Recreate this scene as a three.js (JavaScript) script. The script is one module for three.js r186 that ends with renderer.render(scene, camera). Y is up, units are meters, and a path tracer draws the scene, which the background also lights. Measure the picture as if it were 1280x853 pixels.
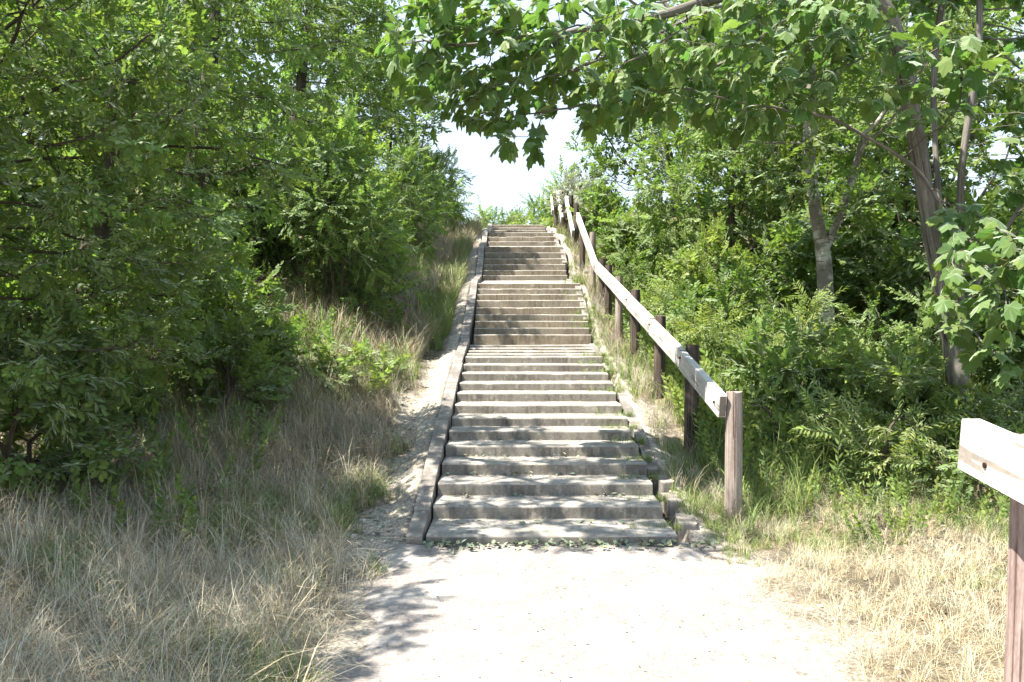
import * as THREE from 'three';
import { mergeGeometries } from 'three/addons/utils/BufferGeometryUtils.js';

// ---------------------------------------------------------------- camera, sky, sun, exposure
const scene = new THREE.Scene();
const camera = new THREE.PerspectiveCamera(45.78, 1280 / 853, 0.05, 900);
const EYE = 1.68;
camera.position.set(0, EYE, 0);
camera.lookAt(0, EYE + 0.0035, -1);
const renderer = new THREE.WebGLRenderer({ antialias: true });
renderer.toneMapping = THREE.LinearToneMapping;
renderer.toneMappingExposure = 3.8;
renderer.outputColorSpace = THREE.SRGBColorSpace;
renderer.shadowMap.enabled = true;
renderer.shadowMap.type = THREE.PCFSoftShadowMap;
{
  const W = 256, H = 128, a = new Float32Array(W * H * 4);
  for (let j = 0; j < H; j++) {
    const el = ((j + 0.5) / H - 0.5) * Math.PI, s = Math.max(0, Math.sin(el));
    const k = Math.pow(1 - s, 1.4);
    const g = el < 0 ? 0.45 : 1;
    for (let i = 0; i < W; i++) {
      const o = (j * W + i) * 4;
      a[o] = (0.23 + 0.06 * k) * g; a[o + 1] = (0.30 + 0.05 * k) * g; a[o + 2] = (0.41 - 0.01 * k) * g; a[o + 3] = 1;
    }
  }
  const sky = new THREE.DataTexture(a, W, H, THREE.RGBAFormat, THREE.FloatType);
  sky.mapping = THREE.EquirectangularReflectionMapping;
  sky.magFilter = THREE.LinearFilter; sky.minFilter = THREE.LinearFilter;
  sky.needsUpdate = true;
  scene.background = sky; scene.environment = sky;
}
const sun = new THREE.DirectionalLight(new THREE.Color(1, 0.95, 0.85), 4.3);
sun.position.set(-0.5 * 60, 0.95 * 60, 0.18 * 60 - 10);
sun.target.position.set(0, 0, -10);
sun.castShadow = true;
sun.shadow.mapSize.set(4096, 4096);
Object.assign(sun.shadow.camera, { left: -30, right: 30, top: 30, bottom: -30, near: 1, far: 160 });
scene.add(sun, sun.target);

// ---------------------------------------------------------------- helpers
function rng(seed) { let s = seed >>> 0; return () => { s = (s + 0x6D2B79F5) >>> 0; let t = s; t = Math.imul(t ^ (t >>> 15), t | 1); t ^= t + Math.imul(t ^ (t >>> 7), t | 61); return ((t ^ (t >>> 14)) >>> 0) / 4294967296; }; }
const hash = (x, y, s) => { let h = Math.imul(x | 0, 374761393) + Math.imul(y | 0, 668265263) + Math.imul(s | 0, 1274126177); h = Math.imul(h ^ (h >>> 13), 1274126177); return ((h ^ (h >>> 16)) >>> 0) / 4294967296; };
function vnoise(x, y, s = 0, px = 0, py = 0) {
  const xi = Math.floor(x), yi = Math.floor(y), fx = x - xi, fy = y - yi;
  const u = fx * fx * (3 - 2 * fx), v = fy * fy * (3 - 2 * fy);
  const m = (n, p) => p ? ((n % p) + p) % p : n;
  const x0 = m(xi, px), x1 = m(xi + 1, px), y0 = m(yi, py), y1 = m(yi + 1, py);
  const a = hash(x0, y0, s), b = hash(x1, y0, s), c = hash(x0, y1, s), d = hash(x1, y1, s);
  return a + (b - a) * u + (c - a) * v + (a - b - c + d) * u * v;
}
function fbm(x, y, s = 0, oct = 4, px = 0, py = 0) { let t = 0, a = 0.5, n = 0; for (let i = 0; i < oct; i++) { t += a * vnoise(x, y, s + i, px, py); n += a; x *= 2; y *= 2; px *= 2; py *= 2; a *= 0.5; } return t / n; }
const clamp = (x, a = 0, b = 1) => Math.min(b, Math.max(a, x));
const smooth = (a, b, x) => { const t = clamp((x - a) / (b - a)); return t * t * (3 - 2 * t); };
const lerp = (a, b, t) => a + (b - a) * t;
const P3 = (x, h, d) => new THREE.Vector3(x, h, -d);      // x to the right, h above the path, d away from the camera

const taken = new Map();
function numbered(n) { const k = taken.get(n) || 0; taken.set(n, k + 1); return k ? `${n}_${String(k).padStart(3, '0')}` : n; }
function shadows(o) { o.traverse(m => { if (m.isMesh) { m.castShadow = true; m.receiveShadow = true; } }); return o; }
function tag(o, label, category, group, kind) { o.userData = { ...o.userData, label, category }; if (group) o.userData.group = group; if (kind) o.userData.kind = kind; return o; }
function thing(name, label, category, pos, group) { const g = new THREE.Group(); g.name = numbered(name); g.position.copy(pos); scene.add(g); return tag(g, label, category, group); }
function part(name, geo, mat, parent, kind) { const m = new THREE.Mesh(geo, mat); m.name = name; m.castShadow = m.receiveShadow = true; if (kind) m.userData.kind = kind; parent.add(m); return m; }
function setting(name, geo, mat) { const m = new THREE.Mesh(geo, mat); m.name = numbered(name); m.userData.kind = 'structure'; m.castShadow = m.receiveShadow = true; scene.add(m); return m; }

function texture(w, h, fn, srgb = true) {
  const a = new Uint8Array(w * h * 4);
  for (let j = 0; j < h; j++) for (let i = 0; i < w; i++) {
    const c = fn(i / w, j / h), o = (j * w + i) * 4;
    a[o] = clamp(c[0]) * 255; a[o + 1] = clamp(c[1]) * 255; a[o + 2] = clamp(c[2]) * 255; a[o + 3] = 255;
  }
  const t = new THREE.DataTexture(a, w, h, THREE.RGBAFormat);
  t.wrapS = t.wrapT = THREE.RepeatWrapping; t.magFilter = THREE.LinearFilter; t.minFilter = THREE.LinearMipmapLinearFilter; t.generateMipmaps = true;
  if (srgb) t.colorSpace = THREE.SRGBColorSpace;
  t.needsUpdate = true; return t;
}
const mixc = (a, b, t) => [lerp(a[0], b[0], t), lerp(a[1], b[1], t), lerp(a[2], b[2], t)];

// ---------------------------------------------------------------- materials
const grainMap = texture(512, 512, (u, v) => { const n = fbm(u * 8, v * 8, 3, 6, 8, 8), f = fbm(u * 96, v * 96, 9, 2, 96, 96); const g = 0.72 + 0.3 * (n - 0.5) + 0.5 * (f - 0.5); return [g, g * 0.99, g * 0.97]; });
const grainBump = texture(512, 512, (u, v) => { const g = 0.6 * fbm(u * 12, v * 12, 5, 5, 12, 12) + 0.4 * fbm(u * 90, v * 90, 7, 2, 90, 90); return [g, g, g]; }, false);
const groundMat = new THREE.MeshStandardMaterial({ vertexColors: true, map: grainMap, bumpMap: grainBump, bumpScale: 0.02, roughness: 1 });
const sandMap = texture(1024, 1024, (u, v) => {
  const n = fbm(u * 6, v * 6, 21, 6, 6, 6), f = fbm(u * 128, v * 128, 23, 2, 128, 128), p = fbm(u * 90, v * 90, 27, 2, 90, 90);
  let c = mixc([0.52, 0.49, 0.47], [0.62, 0.595, 0.575], smooth(0.3, 0.7, n));
  c = c.map(x => x + 0.14 * (f - 0.5));
  return p > 0.76 ? mixc(c, [0.40, 0.36, 0.31], 0.5) : c;
});
const sandMat = new THREE.MeshStandardMaterial({ map: sandMap, bumpMap: grainBump, bumpScale: 0.006, roughness: 0.95 });
function riserTexture(seed, warm) {
  return texture(1024, 256, (u, v) => {
    const streak = fbm(u * 64, v * 2, seed, 4, 64, 2), patch = fbm(u * 7, v * 2, seed + 11, 4, 7, 2), fine = fbm(u * 200, v * 50, seed + 5, 2, 200, 50);
    let c = mixc([0.48, 0.465, 0.44], [0.50, 0.455, 0.385], warm);
    c = mixc(c, mixc([0.31, 0.295, 0.275], [0.345, 0.295, 0.24], warm), 0.75 * smooth(0.40, 0.78, 0.45 * streak + 0.55 * patch));
    c = mixc(c, [0.64, 0.61, 0.56], 0.5 * smooth(0.62, 0.8, fbm(u * 30, v * 5, seed + 31, 3, 30, 5)));
    return c.map(x => x + 0.14 * (fine - 0.5));
  });
}
const treadMap = texture(1024, 512, (u, v) => {
  const n = fbm(u * 10, v * 5, 51, 6, 10, 5), f = fbm(u * 220, v * 110, 53, 2, 220, 110), m = fbm(u * 40, v * 20, 59, 3, 40, 20);
  let c = mixc([0.52, 0.50, 0.475], [0.64, 0.615, 0.585], smooth(0.35, 0.65, n));
  c = mixc(c, [0.45, 0.41, 0.36], 0.7 * smooth(0.62, 0.75, m));
  return c.map(x => x + 0.12 * (f - 0.5));
});
const riserMats = [riserTexture(101, 0.15), riserTexture(131, 0.2), riserTexture(161, 0.6), riserTexture(191, 0.85)].map(map => new THREE.MeshStandardMaterial({ map, bumpMap: map, bumpScale: 0.004, roughness: 0.92 }));
const treadMat = new THREE.MeshStandardMaterial({ map: treadMap, bumpMap: grainBump, bumpScale: 0.004, roughness: 0.92 });
const kerbMat = new THREE.MeshStandardMaterial({ map: texture(256, 1024, (u, v) => { const s = fbm(u * 20, v * 5, 71, 4, 20, 5), n = fbm(u * 4, v * 12, 73, 5, 4, 12), f = fbm(u * 60, v * 240, 75, 2, 60, 240); const c = mixc([0.41, 0.385, 0.365], [0.58, 0.55, 0.515], smooth(0.3, 0.7, 0.5 * s + 0.5 * n)); return c.map(x => x + 0.14 * (f - 0.5)); }), bumpMap: grainBump, bumpScale: 0.004, roughness: 0.9 });
function woodTexture(seed, a, b, crack) {
  return texture(256, 1024, (u, v) => {
    const s = fbm(u * 36, v * 3, seed, 4, 36, 3), w = fbm(u * 5, v * 4, seed + 7, 4, 5, 4), k = fbm(u * 30, v * 2.0, seed + 17, 3, 30, 2);
    let c = mixc(a, b, smooth(0.25, 0.75, 0.6 * s + 0.4 * w));
    c = mixc(c, crack, 0.8 * smooth(0.66, 0.74, k));
    const f = fbm(u * 120, v * 60, seed + 23, 2, 120, 60);
    return c.map(x => x + 0.1 * (f - 0.5));
  });
}
const wood = (seed, a, b, c, bump = 0.004) => { const map = woodTexture(seed, a, b, c); return new THREE.MeshStandardMaterial({ map, bumpMap: map, bumpScale: bump, roughness: 0.85 }); };
const palePost = wood(201, [0.47, 0.42, 0.39], [0.65, 0.60, 0.565], [0.27, 0.2, 0.17]);
const rosyPost = wood(221, [0.47, 0.395, 0.375], [0.64, 0.575, 0.55], [0.30, 0.225, 0.205]);
const darkPost = wood(241, [0.21, 0.17, 0.15], [0.42, 0.36, 0.32], [0.12, 0.08, 0.06], 0.008);
const boardWoods = [wood(261, [0.65, 0.64, 0.625], [0.77, 0.76, 0.745], [0.47, 0.44, 0.41], 0.003), wood(267, [0.60, 0.59, 0.58], [0.74, 0.73, 0.715], [0.43, 0.40, 0.37], 0.003), wood(271, [0.67, 0.655, 0.635], [0.78, 0.77, 0.75], [0.52, 0.48, 0.44], 0.003)];
const endGrain = wood(281, [0.36, 0.32, 0.29], [0.50, 0.46, 0.42], [0.2, 0.17, 0.15]);
const rust = new THREE.MeshStandardMaterial({ color: 0x3a2318, roughness: 0.7, metalness: 0.5 });

const bark = (seed, a, b, c, bump) => { const m = wood(seed, a, b, c, bump); m.roughness = 0.95; return m; };
const mapleBark = bark(301, [0.36, 0.34, 0.315], [0.54, 0.515, 0.48], [0.23, 0.21, 0.19], 0.015);
const paleBark = new THREE.MeshStandardMaterial({ roughness: 0.9, bumpScale: 0.008, map: texture(256, 512, (u, v) => { const s = fbm(u * 6, v * 40, 311, 4, 6, 40), w = fbm(u * 5, v * 6, 317, 4, 5, 6); let c = mixc([0.46, 0.43, 0.40], [0.72, 0.70, 0.67], smooth(0.35, 0.65, w)); return mixc(c, [0.26, 0.23, 0.20], 0.5 * smooth(0.55, 0.75, s)); }) });
paleBark.bumpMap = paleBark.map;
const brownBark = bark(321, [0.24, 0.21, 0.175], [0.38, 0.34, 0.29], [0.13, 0.10, 0.08], 0.01);

function leafMat(r, g, b, gloss = 0.35, trans = 0.6) {
  const m = new THREE.MeshPhysicalMaterial({ color: new THREE.Color().setRGB(r * 1.16, g * 1.14, b * 1.1), roughness: 1, transmission: trans, thickness: 0, clearcoat: gloss, clearcoatRoughness: 0.38, side: THREE.DoubleSide, vertexColors: true, ior: 1.4 });
  return m;
}
const L_oak = leafMat(0.135, 0.225, 0.034, 0.25);
const L_mid = leafMat(0.132, 0.212, 0.030, 0.3);
const L_deep = leafMat(0.132, 0.212, 0.030, 0.4);
const L_maple = leafMat(0.112, 0.205, 0.032, 0.4);
const L_bush = leafMat(0.138, 0.220, 0.034, 0.4);
const L_light = leafMat(0.200, 0.280, 0.050, 0.2);
const L_grey = leafMat(0.30, 0.31, 0.22, 0.1, 0.3);
const dryMat = (r, g, b) => new THREE.MeshStandardMaterial({ color: new THREE.Color().setRGB(r, g, b), roughness: 0.8, side: THREE.DoubleSide, vertexColors: true });
const L_green = dryMat(0.16, 0.22, 0.055);
const L_dry = dryMat(0.38, 0.325, 0.225);
const L_bleach = dryMat(0.50, 0.43, 0.29);
const L_litter = dryMat(0.24, 0.19, 0.11);
const L_fallen = dryMat(0.17, 0.20, 0.13);

// ---------------------------------------------------------------- ground height
const prof = [[-200, -0.3], [0, -0.02], [6.4, 0], [11.96, 1.45], [13.5, 1.70], [16.6, 2.9], [19, 3.2], [20.7, 4.1], [23, 4.5], [23.8, 4.92], [27.5, 5.45], [28.4, 5.82], [31, 5.92], [36, 5.5], [60, 2.5], [120, 0], [400, -1]];
function profile(d) { for (let i = 1; i < prof.length; i++) if (d < prof[i][0]) { const t = (d - prof[i - 1][0]) / (prof[i][0] - prof[i - 1][0]); return lerp(prof[i - 1][1], prof[i][1], Math.max(0, t)); } return -1; }
const soft = d => (profile(d - 0.6) + profile(d) * 2 + profile(d + 0.6)) / 4;
function groundAt(x, d, raw) {
  let h = soft(d);
  const up = smooth(6, 8, d), L = -0.95 - x, R = x - 1.5;
  if (L > -0.3) {
    h -= 0.12 * smooth(-0.05, 0.25, L) * (1 - smooth(0.7, 1.5, L)) * up;
    h += 0.16 * Math.max(0, L - 0.9) * (1 - smooth(6, 14, L)) + 0.5 * smooth(5, 14, L);
    h += 1.0 * smooth(10, 24, d) * smooth(0.7, 2.0, L) * (1 - smooth(28, 34, d));
    h += 0.06 * (fbm(x * 2.3, d * 2.3, 401, 4) - 0.45) * smooth(0, 0.5, L) * 3;
  }
  if (R > -0.3) {
    h -= 0.10 * smooth(-0.05, 0.3, R) * up;
    h -= 0.25 * smooth(12.5, 14, d) * (1 - smooth(16.5, 19, d)) * smooth(-0.05, 0.5, R) * (1 - smooth(2, 4, R));
    h += 0.07 * Math.max(0, R - 0.8) * (1 - smooth(6, 14, R)) + 0.8 * smooth(14, 20, d) * smooth(0.8, 3, R) * (1 - smooth(26, 32, d));
    h += 0.05 * (fbm(x * 2.3, d * 2.3, 411, 4) - 0.45) * smooth(0, 0.5, R) * 3;
  }
  // the bed under the steps lies lower than the steps themselves
  const bed = smooth(-0.83, -0.77, x) * (1 - smooth(1.36, 1.46, x)) * smooth(6.45, 6.6, d) * (1 - smooth(28.3, 28.8, d));
  if (!raw) h -= 0.42 * bed;
  return h;
}
const pathEdge = (d, s) => s < 0 ? -0.92 + 0.24 * (fbm(d * 0.9, 3, 431, 4) - 0.5) * 2 + 0.14 * (fbm(d * 6, 5, 435, 3) - 0.5) : 1.52 + 0.22 * (fbm(d * 0.9, 9, 433, 4) - 0.5) * 2 + 0.14 * (fbm(d * 6, 7, 437, 3) - 0.5);
{
  const xs = [], ds = [];
  const run = (arr, list) => { for (const [a, b, s] of list) for (let v = a; v < b - 1e-6; v += s) arr.push(v); };
  run(xs, [[-400, -60, 40], [-60, -16, 4], [-16, -5, 0.5], [-5, 5.5, 0.06], [5.5, 16, 0.5], [16, 60, 4], [60, 401, 40]]);
  run(ds, [[-300, -20, 40], [-20, 2.5, 0.75], [2.5, 13, 0.06], [13, 30, 0.12], [30, 50, 1], [50, 120, 10], [120, 421, 50]]);
  const pos = [], uv = [], col = [], idx = [];
  for (const d of ds) for (const x of xs) {
    pos.push(x, groundAt(x, d), -d); uv.push(x / 1.3, d / 1.3);
    const n = fbm(x * 1.7, d * 1.7, 441, 4), n2 = fbm(x * 5, d * 5, 443, 3), L = -0.95 - x, R = x - 1.5;
    let sand = 0;
    if (L > -0.2) sand = Math.max(sand, (1 - smooth(0.22 - 0.15 * smooth(9, 15, d), 0.62 - 0.25 * smooth(9, 15, d), L + 1.1 * (n - 0.5))) * smooth(5.6, 6.3, d));
    if (R > -0.2) sand = Math.max(sand, 1 - smooth(0.1, 0.7, R + 1.0 * (n - 0.5)));
    if (L > -0.2 && d < 6.4) sand = Math.max(sand, 1 - smooth(0.05, 0.35, L + 0.5 * (n - 0.5)));
    if (x > -1.1 && x < 1.7) sand = 1;
    sand = Math.max(sand, 0.75 * smooth(29, 30, d) * (1 - smooth(1.6, 3, Math.abs(x))));
    const litter = mixc([0.12, 0.095, 0.06], [0.30, 0.24, 0.15], smooth(0.3, 0.7, 0.5 * n + 0.5 * n2));
    const c = mixc(litter, mixc([0.46, 0.40, 0.33], [0.74, 0.67, 0.58], n2), sand);
    col.push(...c);
  }
  const w = xs.length;
  for (let j = 0; j + 1 < ds.length; j++) for (let i = 0; i + 1 < w; i++) { const a = j * w + i; idx.push(a, a + 1, a + w, a + 1, a + w + 1, a + w); }
  const g = new THREE.BufferGeometry();
  g.setAttribute('position', new THREE.Float32BufferAttribute(pos, 3)); g.setAttribute('uv', new THREE.Float32BufferAttribute(uv, 2)); g.setAttribute('color', new THREE.Float32BufferAttribute(col, 3));
  g.setIndex(idx); g.computeVertexNormals();
  setting('ground', g, groundMat);
}
{ // sandy path up to the first step
  const pos = [], uv = [], idx = [], nx = 60, ds = [];
  for (let d = -14; d < 2.5; d += 0.4) ds.push(d);
  for (let d = 2.5; d < 6.62; d += 0.05) ds.push(d);
  const joints = new Set(); for (let k = 0; k < 8; k++) { const q = 2.83 + 0.5 * k; for (const e of [-0.012, 0, 0.012]) ds.push(q + e); joints.add(q); } ds.sort((a, b) => a - b);
  for (const d of ds) { const a = pathEdge(d, -1) , b = pathEdge(d, 1); for (let i = 0; i <= nx; i++) { const x = lerp(a, b, i / nx); const e = Math.min(1, i / 4, (nx - i) / 4); pos.push(x, groundAt(x, Math.min(d, 6.4)) + 0.004 + e * (0.006 + 0.022 * fbm(x * 2.2, d * 2.2, 451, 4) + 0.02 * Math.pow(fbm(x * 5, d * 4, 453, 2), 2)) - (joints.has(d) ? 0.016 * e * smooth(0.35, 0.6, fbm(x * 1.6, d * 3, 457, 3)) : 0), -d); uv.push(x / 1.6, d / 1.6); } }
  const w = nx + 1;
  for (let j = 0; j + 1 < ds.length; j++) for (let i = 0; i < nx; i++) { const a = j * w + i; idx.push(a, a + 1, a + w, a + 1, a + w + 1, a + w); }
  const g = new THREE.BufferGeometry();
  g.setAttribute('position', new THREE.Float32BufferAttribute(pos, 3)); g.setAttribute('uv', new THREE.Float32BufferAttribute(uv, 2)); g.setIndex(idx); g.computeVertexNormals();
  setting('path', g, sandMat);
}

// ---------------------------------------------------------------- staircase
const X0 = -0.69, X1 = 1.33;
const noses = [];
{
  const F1 = [0.140, 0.262, 0.383, 0.502, 0.618, 0.727, 0.832, 0.947, 1.060, 1.170, 1.280, 1.390, 1.490];
  F1.forEach((h, k) => noses.push([k ? 6.64 + 0.443 * k : 6.50, h, 0, X0, X1 - 0.01 * (k % 3)]));
  [1.84, 1.958, 2.085, 2.217, 2.366, 2.52, 2.658, 2.793, 2.929].forEach((h, k) => noses.push([13.6 + 0.375 * k, h, 1, -0.64 - 0.008 * k, 1.33 + 0.008 * k]));
  [3.30, 3.446, 3.619, 3.797, 3.984, 4.18].forEach((h, k) => noses.push([19 + 0.34 * k, h, 2, X0, 1.30]));
  [4.60, 4.79, 4.97].forEach((h, k) => noses.push([23 + 0.4 * k, h, 3, X0, 1.25]));
  [5.55, 5.70, 5.855].forEach((h, k) => noses.push([27.5 + 0.4 * k, h, 4, X0, 1.14]));
}
const stairs = thing('staircase', 'long flight of weathered concrete steps climbing the sandy bank between kerbs', 'staircase', P3(0, 0, 6.5));
function slab(x0, x1, dF, dB, top, drop, slope, seed, mats) { // a step block: riser, rounded nose, tread
  const prof = [], r = 0.024, N = 28;
  prof.push([0, -drop], [0, -drop * 0.5], [0, -r]);
  for (let a = 1; a <= 4; a++) { const t = a / 4 * Math.PI / 2; prof.push([r - r * Math.cos(t), -r + r * Math.sin(t)]); }
  const len = dB - dF;
  prof.push([len * 0.3, slope * len * 0.3], [len * 0.65, slope * len * 0.65], [len, slope * len]);
  const pos = [], uv = [], iR = [], iT = []; let c = [0];
  for (let i = 1; i < prof.length; i++) c.push(c[i - 1] + Math.hypot(prof[i][0] - prof[i - 1][0], prof[i][1] - prof[i - 1][1]));
  for (let i = 0; i <= N; i++) {
    const x = lerp(x0, x1, i / N);
    const chip = Math.pow(vnoise(x * 9, seed * 3.1, 461), 6) * 0.022, wob = (fbm(x * 1.3, seed, 463, 3) - 0.5) * 0.014, dip = (fbm(x * 0.8, seed * 2.7, 465, 2) - 0.5) * 0.013;
    prof.forEach((p, k) => {
      const nose = k >= 2 && k <= 6 ? 1 : 0;
      pos.push(x, top + p[1] + dip - nose * chip * 0.7, -(dF + p[0] + (k < 7 ? wob : 0) + nose * chip));
      uv.push(x * 0.5 + seed * 0.37, k < 4 ? c[k] / 0.4 + seed * 0.21 : c[k] * 1.0 + seed * 0.13);
    });
  }
  const w = prof.length;
  for (let i = 0; i < N; i++) for (let k = 0; k + 1 < w; k++) { const a = i * w + k; (k < 3 ? iR : iT).push(a, a + w, a + 1, a + w, a + w + 1, a + 1); }
  // the two ends
  const base = pos.length / 3;
  for (const i of [0, N]) { const s = pos.length / 3; for (let k = 0; k < w; k++) { const a = (i * w + k) * 3; pos.push(pos[a], pos[a + 1], pos[a + 2]); uv.push(prof[k][0], prof[k][1]); } pos.push(pos[s * 3], top - drop, -dB); uv.push(len, -drop); for (let k = 0; k < w - 1; k++) i ? iR.push(s + w, s + k, s + k + 1) : iR.push(s + w, s + k + 1, s + k); }
  const g = new THREE.BufferGeometry();
  g.setAttribute('position', new THREE.Float32BufferAttribute(pos, 3)); g.setAttribute('uv', new THREE.Float32BufferAttribute(uv, 2));
  g.setIndex([...iR, ...iT]); g.addGroup(0, iR.length, 0); g.addGroup(iR.length, iT.length, 1);
  g.computeVertexNormals(); g.translate(0, 0, 6.5);
  return g;
}
noses.forEach(([d, h, f, x0, x1], k) => {
  const next = noses[k + 1], last = !next || next[2] !== f;
  const dB = last ? d + 0.42 : next[0] + 0.06;
  part('step', slab(x0, x1, d, dB, h, 0.26, 0.012, k + 1, 0), [riserMats[f === 0 ? k % 2 : 2 + k % 2], treadMat], stairs);
});
[[12.36, 1.530], [12.67, 1.572], [12.98, 1.615], [13.29, 1.66]].forEach(([d, h], k) => part('landing_slab', slab(X0, 1.31, d, d + 0.36, h, 0.2, 0.01, 60 + k), [riserMats[k % 2], treadMat], stairs));
[[16.99, 19.06, 2.945, 3.17], [21.1, 23.06, 4.195, 4.47], [24.18, 27.56, 4.985, 5.43], [28.68, 30.5, 5.86, 5.95]].forEach(([a, b, h0, h1], k) => { const n = Math.round((b - a) / 0.5); for (let i = 0; i < n; i++) { const d0 = lerp(a, b, i / n), d1 = lerp(a, b, (i + 1) / n) + (i === n - 1 ? 0 : -0.008); part('landing_slab', slab(X0, 1.3 - 0.04 * k, d0, d1, lerp(h0, h1, i / n) + 0.004 * (i % 2), 0.2, (h1 - h0) / (b - a), 70 + k * 9 + i), [riserMats[2], treadMat], stairs); } });
// bevelled bar from a to b (points), w wide, h deep, the top of the bar runs through the points
function bar(a, b, w, h, bev = 0.008, topAt = 0) {
  const s = new THREE.Shape(); const x = w / 2 - bev, y0 = topAt - h + bev, y1 = topAt - bev;
  s.moveTo(-x, y0); s.lineTo(x, y0); s.lineTo(x, y1); s.lineTo(-x, y1); s.closePath();
  const len = a.distanceTo(b);
  const g = new THREE.ExtrudeGeometry(s, { depth: len - 2 * bev, bevelEnabled: true, bevelSize: bev, bevelThickness: bev, bevelSegments: 2, steps: 6 });
  g.translate(0, 0, bev);
  const m = new THREE.Matrix4().lookAt(b, a, new THREE.Vector3(0, 1, 0)); m.setPosition(a); g.applyMatrix4(m);
  return g;
}
const rel = (x, h, d) => P3(x, h, d - 6.5);
{
  const r = rng(7);
  const line = [[6.46, 0.13], [6.95, 0.25], [8.05, 0.55], [9.2, 0.85], [10.4, 1.145], [11.5, 1.42], [12.35, 1.56], [13.45, 1.78], [14.6, 2.23], [15.7, 2.65], [16.7, 2.99], [18.9, 3.29], [19.9, 3.79], [20.8, 4.24], [22.9, 4.6], [23.9, 5.04], [27.4, 5.5], [28.5, 5.93]];
  for (let i = 0; i + 1 < line.length; i++) {
    const [d0, h0] = line[i], [d1, h1] = line[i + 1], o = (r() - 0.5) * 0.025, w = 0.13 + 0.012 * r();
    part('kerb_board', bar(rel(-0.71 - w / 2 + o, h0 + 0.012 * r(), d0 + 0.006), rel(-0.71 - w / 2 + (r() - 0.5) * 0.02, h1, d1 - 0.006), w, 0.3, 0.012), kerbMat, stairs);
  }
  for (let i = 2; i + 1 < line.length; i++) {
    if (i === 4 || i === 7 || i === 11) continue; const [d0, h0] = line[i], [d1, h1] = line[i + 1], x = 1.42 - 0.01 * i + (r() - 0.5) * 0.03;
    part('edging_board', bar(rel(x, h0 - 0.09 - 0.03 * r(), d0 + 0.008), rel(x + (r() - 0.5) * 0.03, h1 - 0.09, d1 - 0.008), 0.11, 0.3, 0.014), kerbMat, stairs);
  }
  for (const [x, h, d, a, w] of [[1.57, 0.07, 6.55, 0.1, 0.2], [1.50, 0.17, 6.98, -0.12, 0.16], [1.46, 0.28, 7.4, 0.06, 0.13], [1.44, 0.39, 7.75, 0.15, 0.13]]) {
    const g = bar(new THREE.Vector3(0, 0, 0.17), new THREE.Vector3(0, 0.01, -0.17), w, 0.24, 0.016); g.rotateZ(a * 0.4); g.rotateY(a); const q = rel(x, h, d); g.translate(q.x, q.y, q.z);
    part('edging_block', g, kerbMat, stairs);
  }
}

// ---------------------------------------------------------------- wooden rails
function postGeo(rad, h, seed, lean = [0, 0]) {
  const g = new THREE.CylinderGeometry(rad * 0.96, rad, h, 16, 10); const p = g.attributes.position, uv = g.attributes.uv;
  for (let i = 0; i < p.count; i++) {
    const x = p.getX(i), y = p.getY(i) + h / 2, z = p.getZ(i), a = Math.atan2(z, x), rr = Math.hypot(x, z);
    let f = 1 + 0.10 * (fbm((a / Math.PI + 1) * 6, y * 1.2, seed, 3, 12, 0) - 0.5);
    if (y > h - 0.001) f *= 0.94;
    p.setXYZ(i, x * f + lean[0] * y, y + (y > h - 0.001 ? (0.02 * vnoise(a * 2 + 9, 1, seed)) : 0), z * f + lean[1] * y);
    uv.setXY(i, uv.getX(i) * 2 * Math.PI * rad / 0.5 + seed * 0.13, uv.getY(i) * h / 1.1 + seed * 0.31);
  }
  g.computeVertexNormals(); return g;
}
function railFence(name, label, posts, boards, bolts, group) {
  const [bx, , bd] = posts[0], base = P3(bx, groundAt(bx, bd), bd), o = thing(name, label, 'handrail', base, group);
  posts.forEach(([x, h, d, top, rad, mat, lx = 0.01, ld = 0], i) => { const y0 = Math.min(h, groundAt(x, d)) - 0.25, g = postGeo(rad, top - y0, i * 3 + 501 + Math.round(x * 40 + d * 7), [lx, ld]); g.translate(x - base.x, y0 - base.y, -d - base.z); part('post', g, mat, o); });
  boards.forEach(([a, b, w, h], i) => { const e = 0.006 * Math.sin(i * 5.1 + a[2]); part('rail_board', bar(P3(a[0] + e, a[1] + e, a[2]).sub(base), P3(b[0] + e, b[1] - e, b[2]).sub(base), w, h, 0.009), [endGrain, boardWoods[(i + (base.x > 2 ? 2 : 0)) % 3]], o); });
  (bolts || []).forEach(([x, h, d, r]) => { const g = new THREE.CylinderGeometry(r, r * 1.1, 0.016, 10); g.rotateZ(Math.PI / 2); g.translate(x - base.x, h - base.y, -d - base.z); part('bolt', g, rust, o); });
  return o;
}
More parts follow.
